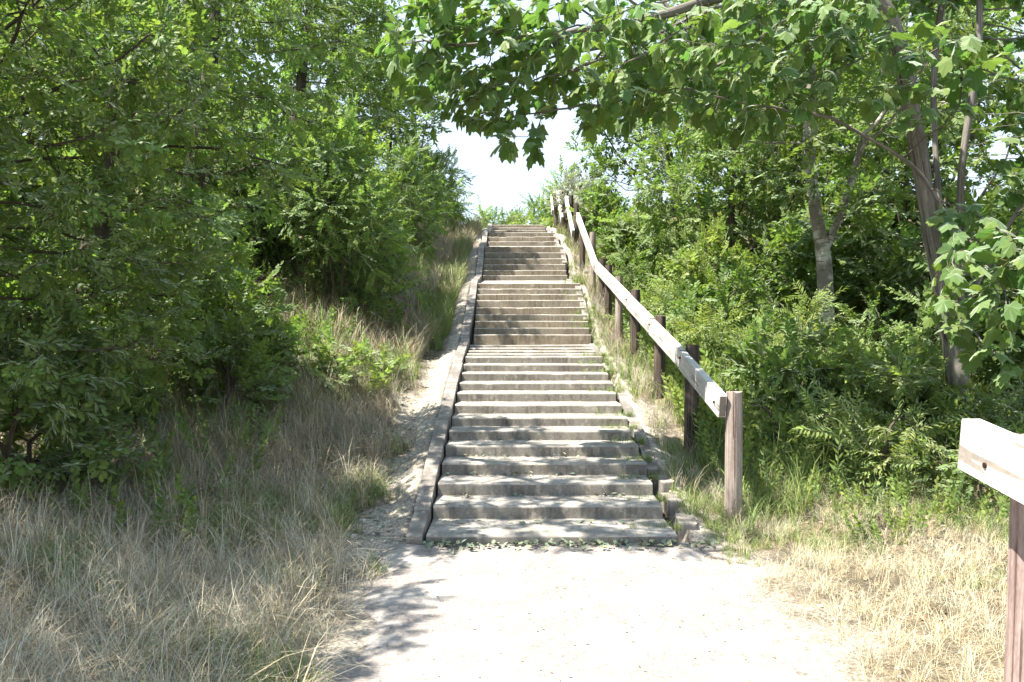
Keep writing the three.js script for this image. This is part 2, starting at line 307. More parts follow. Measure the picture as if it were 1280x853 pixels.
railFence('wooden_handrail', 'long weathered plank handrail on round posts rising beside the lower steps', [
  [1.945, 0.10, 7.12, 1.245, 0.078, palePost, 0.010, 0], [1.935, 0.38, 8.76, 1.66, 0.080, darkPost, 0.012, 0.01], [1.91, 0.88, 10.5, 2.03, 0.078, darkPost, 0.014, 0], [1.885, 1.35, 12.4, 2.50, 0.078, darkPost, 0.01, 0],
  [1.865, 1.74, 14.05, 2.84, 0.07, palePost, 0.0, 0], [1.83, 2.26, 15.4, 3.17, 0.075, darkPost, 0.01, 0], [1.80, 2.46, 16.2, 3.38, 0.075, darkPost, 0.012, 0], [1.76, 3.0, 17.6, 4.1, 0.07, palePost, 0, 0], [1.70, 3.4, 19.5, 4.75, 0.07, darkPost, 0, 0],
], [
  [[1.837, 1.225, 7.04], [1.837, 1.61, 8.72], 0.07, 0.2], [[1.837, 1.615, 8.735], [1.812, 2.01, 10.5], 0.07, 0.2], [[1.812, 2.015, 10.515], [1.787, 2.44, 12.4], 0.07, 0.2],
  [[1.787, 2.445, 12.415], [1.767, 2.81, 14.05], 0.07, 0.2], [[1.767, 2.815, 14.065], [1.70, 3.34, 16.28], 0.07, 0.2], [[1.70, 3.35, 16.3], [1.60, 4.86, 19.55], 0.07, 0.2],
], [[1.799, 1.16, 7.2, 0.012], [1.799, 1.53, 8.66, 0.012], [1.774, 1.93, 10.45, 0.012], [1.749, 2.36, 12.36, 0.012]]);
railFence('wooden_handrail', 'short steep plank handrail on two posts beside the third landing', [[1.70, 4.2, 21.4, 5.40, 0.075, darkPost], [1.69, 4.6, 23.3, 5.95, 0.075, darkPost]], [[[1.58, 4.62, 20.9], [1.57, 6.0, 23.5], 0.07, 0.2]], null);
railFence('wooden_handrail', 'short plank handrail on two posts beside the upper landing', [[1.66, 4.95, 25.2, 6.45, 0.075, darkPost], [1.66, 5.4, 27.2, 6.9, 0.075, darkPost]], [[[1.55, 5.6, 24.9], [1.55, 6.95, 27.6], 0.07, 0.2]], null);
railFence('wooden_handrail', 'plank handrail with one dark post at the very top of the steps', [[1.66, 6.0, 30.6, 7.4, 0.08, darkPost]], [[[1.5, 6.6, 29.6], [1.52, 7.45, 31.2], 0.07, 0.2]], null);
railFence('wooden_handrail', 'wide white plank handrail on a rosy round post beside the sandy path', [[2.06, 0, 3.26, 1.30, 0.082, rosyPost, 0.03, 0], [2.12, 0, 1.5, 1.0, 0.082, rosyPost, 0.02, 0]], [[[1.905, 1.372, 3.36], [1.93, 1.05, 1.35], 0.075, 0.212]], [[1.870, 1.20, 3.19, 0.011]]);

// ---------------------------------------------------------------- leaves
function leafShape(outline, fold = 0.18, curl = 0.25) { // outline: [half-width at t] pairs along the midrib, y from 0 to 1
  const pos = [], idx = [], n = outline.length;
  for (const [t, w] of outline) { const z = -curl * t * t * 0.5; pos.push(0, t, z, -w, t + (outline.skew || 0) * w, z + fold * w, w, t + (outline.skew || 0) * w, z + fold * w); }
  for (let i = 0; i + 1 < n; i++) { const a = i * 3, b = a + 3; if (outline[i][1] > 0) { idx.push(a, b, a + 1, a, a + 2, b); } if (outline[i + 1][1] > 0) { idx.push(a + 1, b, b + 1, a + 2, b + 2, b); } }
  const g = new THREE.BufferGeometry(); g.setAttribute('position', new THREE.Float32BufferAttribute(pos, 3)); g.setIndex(idx); return g;
}
const ovate = leafShape([[0, 0], [0.28, 0.27], [0.62, 0.22], [1, 0]]);
const lance = leafShape([[0, 0], [0.35, 0.12], [0.7, 0.09], [1, 0]], 0.25, 0.4);
const lobed = leafShape([[0, 0], [0.22, 0.12], [0.34, 0.30], [0.46, 0.15], [0.60, 0.36], [0.72, 0.16], [0.88, 0.17], [1, 0]], 0.15, 0.3);
function mapleLeaf(seed) {
  const r = rng(seed), pts = [[0.05, 0.02], [0.22, -0.12], [0.50, -0.10], [0.52, 0.08], [0.70, 0.22], [0.86, 0.46], [0.66, 0.50], [0.50, 0.54], [0.50, 0.66], [0.48, 0.86], [0.28, 0.86], [0.16, 1.00], [0, 1.14]];
  const out = [...pts.map(([x, y]) => [x, y]), ...pts.slice(0, -1).reverse().map(([x, y]) => [-x, y])];
  const pos = [0, 0.22, 0.03], idx = [], bend = 0.3 + 0.7 * r(), fold = 0.08 + 0.4 * r(), tw = (r() - 0.5) * 0.7;
  for (const [x, y] of out) pos.push(x * 0.62, y * 0.86, -bend * (y - 0.2) ** 2 * Math.sign(y - 0.2) * 0.6 - fold * Math.abs(x) ** 1.5 + tw * x * y + 0.03 * (r() - 0.5));
  for (let i = 0; i < out.length; i++) idx.push(0, 1 + (i + 1) % out.length, 1 + i);
  let g = new THREE.BufferGeometry(); g.setAttribute('position', new THREE.Float32BufferAttribute(pos, 3)); g.setIndex(idx);
  g.translate(0, 0.42, 0);
  const st = new THREE.CylinderGeometry(0.012, 0.014, 0.48, 3, 1, true); st.translate(0, 0.24, 0);
  const s2 = new THREE.BufferGeometry(); s2.setAttribute('position', st.attributes.position); s2.setIndex(st.index);
  g = mergeGeometries([g, s2]).toNonIndexed(); g.computeVertexNormals();
  const c = new Float32Array(g.attributes.position.count * 3).fill(1); for (let i = idx.length; i < c.length / 3; i++) { c[i * 3] = 1.8; c[i * 3 + 1] = 0.8; c[i * 3 + 2] = 0.8; }
  g.setAttribute('color', new THREE.BufferAttribute(c, 3));
  return g;
}
const _v = new THREE.Vector3(), _m = new THREE.Matrix4(), UP = new THREE.Vector3(0, 1, 0);
function frame(dir, up, roll = 0) { // y along dir, z as near to up as can be
  const y = dir.clone().normalize(); let x = new THREE.Vector3().crossVectors(y, up); if (x.lengthSq() < 1e-4) x.set(1, 0, 0); x.normalize();
  const z = new THREE.Vector3().crossVectors(x, y); if (roll) { x.applyAxisAngle(y, roll); z.applyAxisAngle(y, roll); }
  return new THREE.Matrix4().makeBasis(x, y, z);
}
function sprig(leaf, { n, len, size, spread = 1, vary = 0.25, tip = true, opposite = false, seed, stem = 0.0018, flat = 0.5 }) {
  const r = rng(seed), gs = [], cols = [];
  const add = (g, c) => { const q = g.index ? g.toNonIndexed() : g.clone(); const k = { position: q.attributes.position }; const b = new THREE.BufferGeometry(); b.setAttribute('position', k.position); const a = new Float32Array(k.position.count * 3); for (let i = 0; i < k.position.count; i++) a.set(c, i * 3); b.setAttribute('color', new THREE.BufferAttribute(a, 3)); gs.push(b); };
  const tube = new THREE.CylinderGeometry(stem * 0.5, stem, len, 3, 1, true); tube.translate(0, len / 2, 0); add(tube, [0.9, 0.7, 0.7]);
  for (let i = 0; i < n; i++) {
    const t = 0.12 + 0.88 * (i + 0.5 * r()) / n, side = opposite ? (i % 2 ? 1 : -1) : (i * 2.4), last = tip && i === n - 1;
    const ang = opposite ? (side > 0 ? 0 : Math.PI) + (r() - 0.5) * 1.2 : side + (r() - 0.5);
    const dir = new THREE.Vector3(Math.cos(ang) * spread, 0.55 + 0.5 * r(), Math.sin(ang) * spread * flat); if (last) dir.set(0, 1, 0);
    const up = new THREE.Vector3((r() - 0.5) * 1.0, (r() - 0.5) * 0.6, 1);
    const m = frame(dir, up); const s = size * (1 - vary / 2 + vary * r()) * (0.8 + 0.4 * Math.sin(Math.PI * Math.min(1, t)));
    m.scale(new THREE.Vector3(s, s, s)); m.setPosition((r() - 0.5) * 0.01, t * len, (r() - 0.5) * 0.01);
    const g = leaf.clone(); g.applyMatrix4(m); const b = 0.78 + 0.44 * r(), y = (r() - 0.5) * 0.25; add(g, [b * (1 + y), b, b * (1 - y)]);
  }
  const out = mergeGeometries(gs); out.computeVertexNormals(); return out;
}
const S_oak = [sprig(lobed, { n: 11, len: 0.24, size: 0.075, seed: 1 }), sprig(lobed, { n: 13, len: 0.30, size: 0.068, seed: 2 })];
const S_ovate = [sprig(ovate, { n: 13, len: 0.28, size: 0.07, seed: 3 }), sprig(ovate, { n: 15, len: 0.34, size: 0.062, seed: 4, opposite: true })];
const S_small = [sprig(ovate, { n: 16, len: 0.26, size: 0.042, seed: 5, opposite: true }), sprig(ovate, { n: 18, len: 0.30, size: 0.038, seed: 6 })];
const S_lance = [sprig(lance, { n: 18, len: 0.34, size: 0.065, seed: 7 }), sprig(lance, { n: 20, len: 0.40, size: 0.07, seed: 8, opposite: true })];
const S_big = [sprig(ovate, { n: 12, len: 0.42, size: 0.12, seed: 9 }), sprig(lobed, { n: 12, len: 0.45, size: 0.13, seed: 10 })];
function cluster(list, seed, k = 3, spread = 0.9) {
  const r = rng(seed), gs = [];
  for (let i = 0; i < k; i++) { const a = i / k * 6.283 + r(), g = list[i % list.length].clone(); const m = frame(new THREE.Vector3(Math.cos(a) * spread, 0.9 * (i ? 1 : 1.4), Math.sin(a) * spread * 0.7), new THREE.Vector3((r() - 0.5), (r() - 0.5), 1.2)); m.setPosition((r() - 0.5) * 0.06, (r() - 0.3) * 0.1, (r() - 0.5) * 0.06); g.applyMatrix4(m); gs.push(g); }
  return mergeGeometries(gs);
}
const C_oak = [cluster(S_oak, 1), cluster(S_oak, 2)], C_ovate = [cluster(S_ovate, 3), cluster(S_ovate, 4)], C_small = [cluster(S_small, 5), cluster(S_small, 6)], C_lance = [cluster(S_lance, 7), cluster(S_lance, 8)], C_big = [cluster(S_big, 9), cluster(S_big, 10)];
const leaf4 = leafShape([[0, 0], [0.42, 0.29], [1, 0]]), leaf4l = leafShape([[0, 0], [0.5, 0.34], [1, 0]]);
const D_ovate = [[sprig(leaf4, { n: 13, len: 0.28, size: 0.07, seed: 3, stem: 0.001 }), sprig(leaf4, { n: 15, len: 0.34, size: 0.064, seed: 4, opposite: true, stem: 0.001 })]].flatMap(l => [cluster(l, 3), cluster(l, 4)]);
const D_big = [[sprig(leaf4, { n: 12, len: 0.42, size: 0.12, seed: 9 }), sprig(leaf4l, { n: 12, len: 0.45, size: 0.125, seed: 10 })]].flatMap(l => [cluster(l, 9), cluster(l, 10)]);
const G_maple = [mapleLeaf(11), mapleLeaf(12), mapleLeaf(13), mapleLeaf(14), mapleLeaf(15)];

// ---------------------------------------------------------------- growing trees and shrubs
function grow({ seed, base, stems, blobs, n, step, kill, wander = 0.25, lift = 0.05 }) {
  const r = rng(seed), nodes = [], pts = [];
  const vol = blobs.map(b => b[3] * b[4] * b[5] * (b[6] || 1)), tot = vol.reduce((a, b) => a + b, 0);
  blobs.forEach((b, i) => { const k = Math.max(3, Math.round(n * vol[i] / tot)); for (let j = 0; j < k; j++) { let x, y, z; do { x = r() * 2 - 1; y = r() * 2 - 1; z = r() * 2 - 1; } while (x * x + y * y + z * z > 1 || x * x + y * y + z * z < 0.12 * r()); pts.push({ p: new THREE.Vector3(b[0] + x * b[3], b[1] + y * b[4], -b[2] + z * b[5]), near: -1, dist: 1e9 }); } });
  const meet = k => { const q = nodes[k].p; for (const a of pts) { const d = a.p.distanceToSquared(q); if (d < a.dist) { a.dist = d; a.near = k; } } };
  const addNode = (p, parent) => { nodes.push({ p, parent }); meet(nodes.length - 1); return nodes.length - 1; };
  for (const s of stems) {
    let parent = -1; if (s.join) { const q = P3(...s.pts[0]); parent = 0; nodes.forEach((o, i) => { if (o.p.distanceToSquared(q) < nodes[parent].p.distanceToSquared(q)) parent = i; }); }
    const curve = new THREE.CatmullRomCurve3(s.pts.map(q => P3(...q)));
    const k = Math.max(2, Math.round(curve.getLength() / step));
    for (let i = 0; i <= k; i++) parent = addNode(curve.getPoint(i / k), parent);
  }
  const stemCount = nodes.length; let live = pts; const made = new Map(), stuck = new Set();
  for (let it = 0; it < 160 && live.length; it++) {
    const pull = new Map();
    for (const a of live) { let d = pull.get(a.near); if (!d) pull.set(a.near, d = new THREE.Vector3()); d.add(_v.copy(a.p).sub(nodes[a.near].p).normalize()); }
    const before = nodes.length;
    for (const [k, d] of pull) {
      if ((made.get(k) || 0) > 3) { stuck.add(k); continue; } made.set(k, (made.get(k) || 0) + 1);
      d.normalize(); d.x += (r() - 0.5) * wander; d.y += (r() - 0.5) * wander + lift; d.z += (r() - 0.5) * wander;
      addNode(nodes[k].p.clone().addScaledVector(d.normalize(), step), k);
    }
    live = live.filter(a => a.dist > kill * kill && !stuck.has(a.near));
    if (nodes.length === before || nodes.length > 6000) break;
  }
  const count = new Float32Array(nodes.length);
  const kids = nodes.map(() => []); nodes.forEach((q, i) => { if (q.parent >= 0) kids[q.parent].push(i); });
  for (let i = nodes.length - 1; i >= 0; i--) { if (!kids[i].length) count[i] = 1; if (nodes[i].parent >= 0) count[nodes[i].parent] += count[i]; }
  return { stemCount, nodes, kids, count, radii(rad) { const r = nodes.map((q, i) => rad(count[i])); for (let i = 0; i < nodes.length; i++) { if (!kids[i].length || r[i] < 0.012) continue; const b = kids[i].reduce((a, c) => r[a] >= r[c] ? a : c); r[b] = Math.max(r[b], r[i] * 0.82); } return r; } };
}
function tubes({ nodes, kids, count, radii }, rad0, origin, minR = 0) {
  const R = radii(rad0);
  const thick = [], thin = [];
  const geoFor = chain => {
    const r0 = R[chain[0]], sides = r0 > 0.05 ? 10 : r0 > 0.02 ? 7 : r0 > 0.008 ? 5 : 3, pos = [], uv = [], idx = []; let len = 0;
    chain.forEach((k, i) => {
      const p = nodes[k].p, a = nodes[chain[Math.max(0, i - 1)]].p, b = nodes[chain[Math.min(chain.length - 1, i + 1)]].p, t = b.clone().sub(a);
      if (t.lengthSq() < 1e-10) t.set(0, 1, 0);
      const m = frame(t, new THREE.Vector3(0.31, 0.2, 0.93)), e = m.elements; let r = R[k] * (r0 > 0.04 ? 0.9 + 0.2 * vnoise(len * 5, r0 * 50, 91) : 1); if (i === 0 && chain.length > 1) r = Math.min(r, R[chain[1]] * 1.25);
      if (i) len += p.distanceTo(a);
      for (let s = 0; s <= sides; s++) { const an = s / sides * Math.PI * 2, c = Math.cos(an) * r, q = Math.sin(an) * r; pos.push(p.x + e[0] * c + e[8] * q - origin.x, p.y + e[1] * c + e[9] * q - origin.y, p.z + e[2] * c + e[10] * q - origin.z); uv.push(s / sides * Math.max(0.15, r0 * 8), len / 0.9); }
    });
    const w = sides + 1; for (let i = 0; i + 1 < chain.length; i++) for (let s = 0; s < sides; s++) { const a = i * w + s; idx.push(a, a + 1, a + w, a + 1, a + w + 1, a + w); }
    const g = new THREE.BufferGeometry(); g.setAttribute('position', new THREE.Float32BufferAttribute(pos, 3)); g.setAttribute('uv', new THREE.Float32BufferAttribute(uv, 2)); g.setIndex(idx); g.computeVertexNormals(); return g;
  };
  const walk = (from, start) => {
    const stack = [[from, start]];
    while (stack.length) {
      const [f, s] = stack.pop(), chain = f >= 0 ? [f, s] : [s]; let k = s;
      while (kids[k].length) { const best = kids[k].reduce((a, b) => R[a] >= R[b] ? a : b); for (const c of kids[k]) if (c !== best) stack.push([k, c]); chain.push(best); k = best; }
      const r = R[chain[Math.min(1, chain.length - 1)]];
      if (chain.length > 1 && r >= minR) (r > 0.028 ? thick : thin).push(geoFor(chain));
    }
  };
  nodes.forEach((q, i) => { if (q.parent < 0) walk(-1, i); });
  return { thick: thick.length ? mergeGeometries(thick) : null, thin: thin.length ? mergeGeometries(thin) : null };
}
const stats = []; let tris = 0;
function plant(o) {
  const { name, label, category, group, at, seed, R, tip = 0.004, leafMax = 3, per = 3, sprigs, mat, barkMat = brownBark, size = 1, droop = 0.1, hue = 0.09, jitter = 0.12, keep = 0, shell = 0.6 } = o;
  const gy = groundAt(at[0], at[1]), base = P3(at[0], gy, at[1]), g = thing(name, label, category, base, group);
  const stems = o.stems || [{ pts: [[at[0], gy - 0.15, at[1]], [at[0] + 0.02, gy + 0.2, at[1]]] }];
  const sk = grow({ ...o, base, stems });
  const roots = sk.nodes.map((q, i) => q.parent < 0 ? sk.count[i] : 0), big = Math.max(...roots), ex = Math.log(R / tip) / Math.log(Math.max(3, big));
  const rad = c => tip * Math.pow(c, ex);
  const t = tubes(sk, rad, base, o.minR || 0);
  if (t.thick) part('trunk', t.thick, barkMat, g);
  if (t.thin) part('branches', t.thin, barkMat, g, 'stuff');
  const r = rng(seed + 99), list = [], col = new THREE.Color();
  sk.nodes.forEach((q, i) => {
    if (sk.count[i] > leafMax || q.parent < 0 || i < sk.stemCount) return;
    if (o.clear && q.p.y < o.clear[1]) for (let k = 0; k < sk.stemCount; k++) if (sk.nodes[k].p.distanceTo(q.p) < o.clear[0]) return;
    const dir0 = q.p.clone().sub(sk.nodes[q.parent].p).normalize();
    const m = Math.floor(per + r());
    for (let k = 0; k < m; k++) {
      const dir = dir0.clone().multiplyScalar(0.8).add(new THREE.Vector3(r() - 0.5, r() - 0.5 - droop, r() - 0.5).multiplyScalar(1.9));
      const up = new THREE.Vector3((r() - 0.5) * 0.9, 1, (r() - 0.5) * 0.9);
      const f = frame(dir, up), s = size * (keep ? 0.6 + 0.65 * r() : 0.75 + 0.5 * r());
      const p = q.p.clone().add(new THREE.Vector3(r() - 0.5, r() - 0.5, r() - 0.5).multiplyScalar(jitter)).sub(base);
      const h = (r() - 0.5) * 2 * hue, b = 0.8 + 0.4 * r();
      f.scale(new THREE.Vector3(s, s, s)); f.setPosition(p);
      list.push({ m: f, p: p.clone().add(base), s, c: [b * (1 + h), b, b * (1 - h)] });
    }
  });
  let rest = list;
  if (keep) { // the leaves that show largest are single parts
    const vis = list.map((l, i) => [i, Math.abs(l.p.x / l.p.z) < 0.62 && Math.abs((l.p.y - EYE) / l.p.z) < 0.41 && l.p.z < -1 ? l.s / -l.p.z : 0]).sort((a, b) => b[1] - a[1]).slice(0, keep);
    const set = new Set(vis.map(v => v[0])), mats = [0.8, 0.95, 1.05, 1.2].map((b, i) => { const m = mat.clone(); m.color = mat.color.clone().multiplyScalar(b); m.color.r *= 1 + 0.1 * (i - 1.5); return m; });
    for (const i of set) { const q = part('leaf', sprigs[i % sprigs.length], mats[i % 4], g); q.applyMatrix4(list[i].m); }
    rest = list.filter((l, i) => !set.has(i));
  }
  sprigs.forEach((geo, v) => {
    const mine = rest.filter((l, i) => i % sprigs.length === v); if (!mine.length) return;
    if (o.merge === 2) {
      const V = geo.attributes.position.count, N = mine.length, pos = new Float32Array(N * V * 3), nor = new Float32Array(N * V * 3), cl = new Float32Array(N * V * 3), q = new THREE.Vector3(), nm = new THREE.Matrix3();
      mine.forEach((l, i) => { nm.getNormalMatrix(l.m); for (let k = 0; k < V; k++) { const w = (i * V + k) * 3; q.fromBufferAttribute(geo.attributes.position, k).applyMatrix4(l.m); pos[w] = q.x; pos[w + 1] = q.y; pos[w + 2] = q.z; q.fromBufferAttribute(geo.attributes.normal, k).applyMatrix3(nm).normalize(); nor[w] = q.x; nor[w + 1] = q.y; nor[w + 2] = q.z; for (let e = 0; e < 3; e++) cl[w + e] = l.c[e] * geo.attributes.color.array[k * 3 + e]; } });
      const b = new THREE.BufferGeometry(); b.setAttribute('position', new THREE.BufferAttribute(pos, 3)); b.setAttribute('normal', new THREE.BufferAttribute(nor, 3)); b.setAttribute('color', new THREE.BufferAttribute(cl, 3)); tris += N * V / 3;
      part('foliage', b, mat, g, 'stuff'); return;
    }
    const im = new THREE.InstancedMesh(geo, mat, mine.length); im.name = 'foliage'; im.userData.kind = 'stuff'; im.castShadow = im.receiveShadow = true;
    mine.forEach((l, i) => { im.setMatrixAt(i, l.m); im.setColorAt(i, col.setRGB(...l.c)); });
    g.add(im);
  });
    stats.push([g.name, sk.nodes.length, list.length]);
  return g;
}
const G = (x, d) => groundAt(x, d);

// ---- left side trees
plant({ name: 'oak_tree', label: 'sunlit yellow-green oak whose branches hang beside the dry grass', category: 'tree', at: [-4.6, 6.6], seed: 1001, R: 0.08, n: 2300, step: 0.15, kill: 0.165, per: 1, sprigs: C_oak, mat: L_oak, size: 0.75, leafMax: 4,
  stems: [{ pts: [[-4.6, G(-4.6, 6.6) - 0.2, 6.6], [-4.5, 1.5, 6.6], [-4.3, 3.0, 6.5], [-4.2, 3.9, 6.3]] }],
  blobs: [[-4.0, 4.0, 6.0, 1.5, 1.0, 1.3], [-3.2, 3.6, 6.0, 0.9, 0.6, 0.9], [-3.9, 2.8, 6.3, 1.1, 0.9, 1.0], [-3.9, 1.8, 6.6, 0.9, 0.8, 0.8], [-4.6, 3.8, 4.9, 0.9, 1.0, 0.8], [-3.3, 2.7, 6.9, 0.9, 0.7, 0.7], [-3.4, 1.7, 7.3, 0.7, 0.6, 0.5]] });
plant({ name: 'oak_tree', label: 'overhanging oak that shades the dead grass left of the path', category: 'tree', at: [-6.4, 2.9], seed: 1006, R: 0.16, n: 1100, step: 0.2, kill: 0.25, per: 0.9, sprigs: C_oak, mat: L_oak, size: 1.1, leafMax: 4,
  stems: [{ pts: [[-6.4, G(-6.4, 2.9) - 0.2, 2.9], [-6.3, 2, 2.9], [-6.0, 4.0, 3.0], [-5.6, 5.4, 3.0]] }],
  blobs: [[-5.6, 5.8, 3.0, 1.5, 1.0, 1.6], [-4.5, 5.7, 3.7, 0.9, 0.7, 1.1], [-4.6, 5.5, 2.4, 0.9, 0.7, 1.0], [-6.0, 5.8, 3.5, 1.0, 0.7, 0.8]] });
plant({ name: 'broadleaf_tree', label: 'tall spreading tree shading the lower steps, rooted in the leafy left bank', category: 'tree', at: [-4.4, 8.1], seed: 1002, R: 0.17, n: 1500, step: 0.19, kill: 0.24, per: 0.9, merge: true, sprigs: D_ovate, mat: L_mid, leafMax: 4,
  stems: [{ pts: [[-4.4, G(-4.4, 8.1) - 0.2, 8.1], [-4.2, 2.4, 8.1], [-3.8, 4.0, 7.9], [-3.5, 5.6, 7.6]] }],
  blobs: [[-2.9, 6.5, 6.3, 1.0, 0.6, 0.9, 1.3], [-3.6, 5.8, 7.9, 1.4, 0.8, 0.8], [-4.2, 4.7, 8.2, 1.5, 1.0, 1.1], [-3.2, 3.9, 8.6, 1.1, 0.9, 0.9], [-4.0, 2.8, 8.8, 1.2, 0.8, 0.9], [-2.3, 6.5, 5.6, 0.9, 0.6, 0.6]] });
plant({ name: 'broadleaf_tree', label: 'bushy green tree rooted midway up the left bank behind the dense rounded shrub', category: 'tree', at: [-5.6, 13.5], seed: 1003, R: 0.18, n: 1100, step: 0.24, kill: 0.34, per: 0.9, merge: true, sprigs: D_ovate, mat: L_mid, leafMax: 4, size: 1.15,
  stems: [{ pts: [[-5.6, G(-5.6, 13.5) - 0.2, 13.5], [-5.4, 4, 13.5], [-5.0, 6, 13.3], [-4.8, 8, 13.2]] }],
  blobs: [[-5.0, 8.0, 13.2, 2.0, 1.8, 1.6], [-3.7, 6.6, 13.3, 1.3, 1.3, 1.1], [-4.2, 4.8, 13.5, 1.5, 1.3, 1.2], [-6.6, 6, 13.5, 1.6, 1.8, 1.4]] });
plant({ name: 'broadleaf_tree', label: 'slender leafy tree on the upper left bank beside the sky gap', category: 'tree', at: [-5.6, 19.5], seed: 1004, R: 0.16, n: 1100, step: 0.24, kill: 0.32, per: 0.9, merge: true, sprigs: D_ovate, mat: L_mid, leafMax: 4, size: 1.4,
  stems: [{ pts: [[-5.6, G(-5.6, 19.5) - 0.2, 19.5], [-5.4, 6, 19.5], [-5.0, 8.5, 19.4], [-4.8, 10.5, 19.3]] }],
  blobs: [[-4.6, 10, 19.4, 1.9, 1.9, 1.6], [-3.6, 7.8, 19.4, 1.2, 1.3, 1.1], [-5.2, 6.6, 19.5, 1.8, 1.5, 1.4]] });
plant({ name: 'broadleaf_tree', label: 'far leafy tree high on the left bank above the tall grass', category: 'tree', at: [-6.2, 25.5], seed: 1005, R: 0.18, n: 900, step: 0.3, kill: 0.4, per: 0.9, merge: true, sprigs: D_big, mat: L_mid, leafMax: 4, size: 0.95,
  stems: [{ pts: [[-6.2, G(-6.2, 25.5) - 0.2, 25.5], [-6, 8, 25.5], [-5.6, 11, 25.4], [-5.4, 13, 25.3]] }],
  blobs: [[-5.6, 12, 25.4, 2.2, 2.4, 1.8], [-4.4, 9.4, 25.4, 1.3, 1.4, 1.4], [-6, 8.6, 25.5, 2, 1.4, 1.6]] });

plant({ name: 'broadleaf_tree', label: 'small bright tree on the left bank leaning over the uppermost grass', category: 'tree', at: [-3.6, 23.8], seed: 1007, R: 0.1, n: 800, step: 0.22, kill: 0.3, per: 1, merge: true, sprigs: D_ovate, mat: L_mid, leafMax: 4, size: 1.5,
  blobs: [[-3.1, 8.6, 23.8, 1.1, 1.3, 1.0], [-3.6, 7.0, 23.8, 1.4, 1.1, 1.0], [-4.2, 9.8, 24, 1.3, 1.2, 1.0]] });
// ---- right side trees
plant({ name: 'maple_tree', label: 'multi-stemmed maple with large lobed leaves overhanging the foot of the steps', category: 'tree', at: [4.75, 8.6], seed: 1101, R: 0.115, tip: 0.0035, n: 2700, step: 0.15, kill: 0.17, per: 3.3, leafMax: 3, sprigs: G_maple, mat: L_maple, barkMat: mapleBark, size: 0.155, droop: 0.28, jitter: 0.1, keep: 300, clear: [0.4, 4.5], hue: 0.22, lift: 0.0,
  stems: [{ pts: [[4.75, G(4.75, 8.6) - 0.2, 8.6], [4.75, 1.3, 8.6], [4.68, 1.75, 8.6]] }, { join: true, pts: [[4.6, 1.95, 8.55], [4.35, 2.9, 8.4], [4.05, 4.1, 8.2], [3.7, 5.0, 8.0], [3.0, 5.5, 7.9]] }, { join: true, pts: [[4.66, 1.95, 8.6], [4.55, 3.2, 8.6], [4.5, 4.6, 8.6], [4.7, 6, 8.6]] }, { join: true, pts: [[4.75, 1.9, 8.6], [5.1, 2.7, 8.5], [5.6, 3.6, 8.4]] }, { join: true, pts: [[4.66, 2.0, 8.5], [4.42, 2.9, 8.2], [4.05, 3.4, 8.05], [3.75, 3.6, 8.0]] }, { join: true, pts: [[4.72, 2.0, 8.5], [4.62, 3.4, 8.3], [4.75, 4.8, 8.2], [4.7, 6.0, 8.2]] }],
  blobs: [[-0.2, 4.5, 7.6, 1.0, 0.75, 0.8, 1.7], [0.9, 4.5, 7.6, 1.0, 0.72, 0.9, 1.5], [2.1, 4.5, 7.7, 1.1, 0.8, 1.0, 1.2], [2.9, 4.85, 7.8, 0.8, 0.65, 0.9], [4.4, 6.1, 8.6, 1.5, 0.9, 1.0, 0.5], [5.9, 4.6, 8.4, 0.8, 0.9, 0.8, 0.6], [4.3, 2.1, 6.9, 0.75, 0.7, 0.5, 1.5], [5.3, 3.5, 7.6, 0.7, 0.5, 0.5, 1.0], [3.9, 4.2, 7.5, 0.7, 0.45, 0.5, 1.0], [0.0, 3.75, 7.5, 0.35, 0.3, 0.35, 1.5]] });
plant({ name: 'pale_barked_tree', label: 'forked tree with a pale mottled trunk standing behind the low shrubs', category: 'tree', at: [4.35, 11.2], seed: 1102, R: 0.105, n: 900, step: 0.22, kill: 0.3, per: 0.9, merge: true, sprigs: D_ovate, mat: L_deep, barkMat: paleBark, leafMax: 4, size: 1.2,
  stems: [{ pts: [[4.38, G(4.35, 11.2) - 0.2, 11.2], [4.36, 2.0, 11.2], [4.32, 2.9, 11.2], [4.2, 3.6, 11.2], [4.12, 4.4, 11.2], [4.2, 5.6, 11.3]] }, { join: true, pts: [[4.36, 3.0, 11.2], [4.6, 3.6, 11.2], [4.9, 4.6, 11.2]] }],
  blobs: [[4.2, 6.2, 11.2, 2.0, 1.4, 1.6], [5.4, 5.2, 11, 1.4, 1.1, 1.2], [3.2, 5.2, 11.6, 1.3, 0.9, 1.2], [3.9, 4.0, 10.7, 0.7, 0.45, 0.4], [4.9, 3.6, 10.7, 0.6, 0.4, 0.4]] });
plant({ name: 'broadleaf_tree', label: 'bright green round-crowned tree standing right of the bend in the handrail', category: 'tree', at: [4.4, 16.5], seed: 1103, R: 0.14, n: 1300, step: 0.2, kill: 0.26, per: 0.9, merge: true, sprigs: D_ovate, mat: L_bush, leafMax: 4, size: 1.3,
  blobs: [[4.2, 5.2, 16.3, 1.7, 1.3, 1.4], [3.2, 4.3, 16, 1.0, 0.9, 1.0], [5.2, 6.4, 16.6, 1.6, 1.4, 1.5], [3.6, 6.3, 17, 1.1, 0.9, 1.1], [5, 4.4, 16, 1.2, 1, 1.2]] });
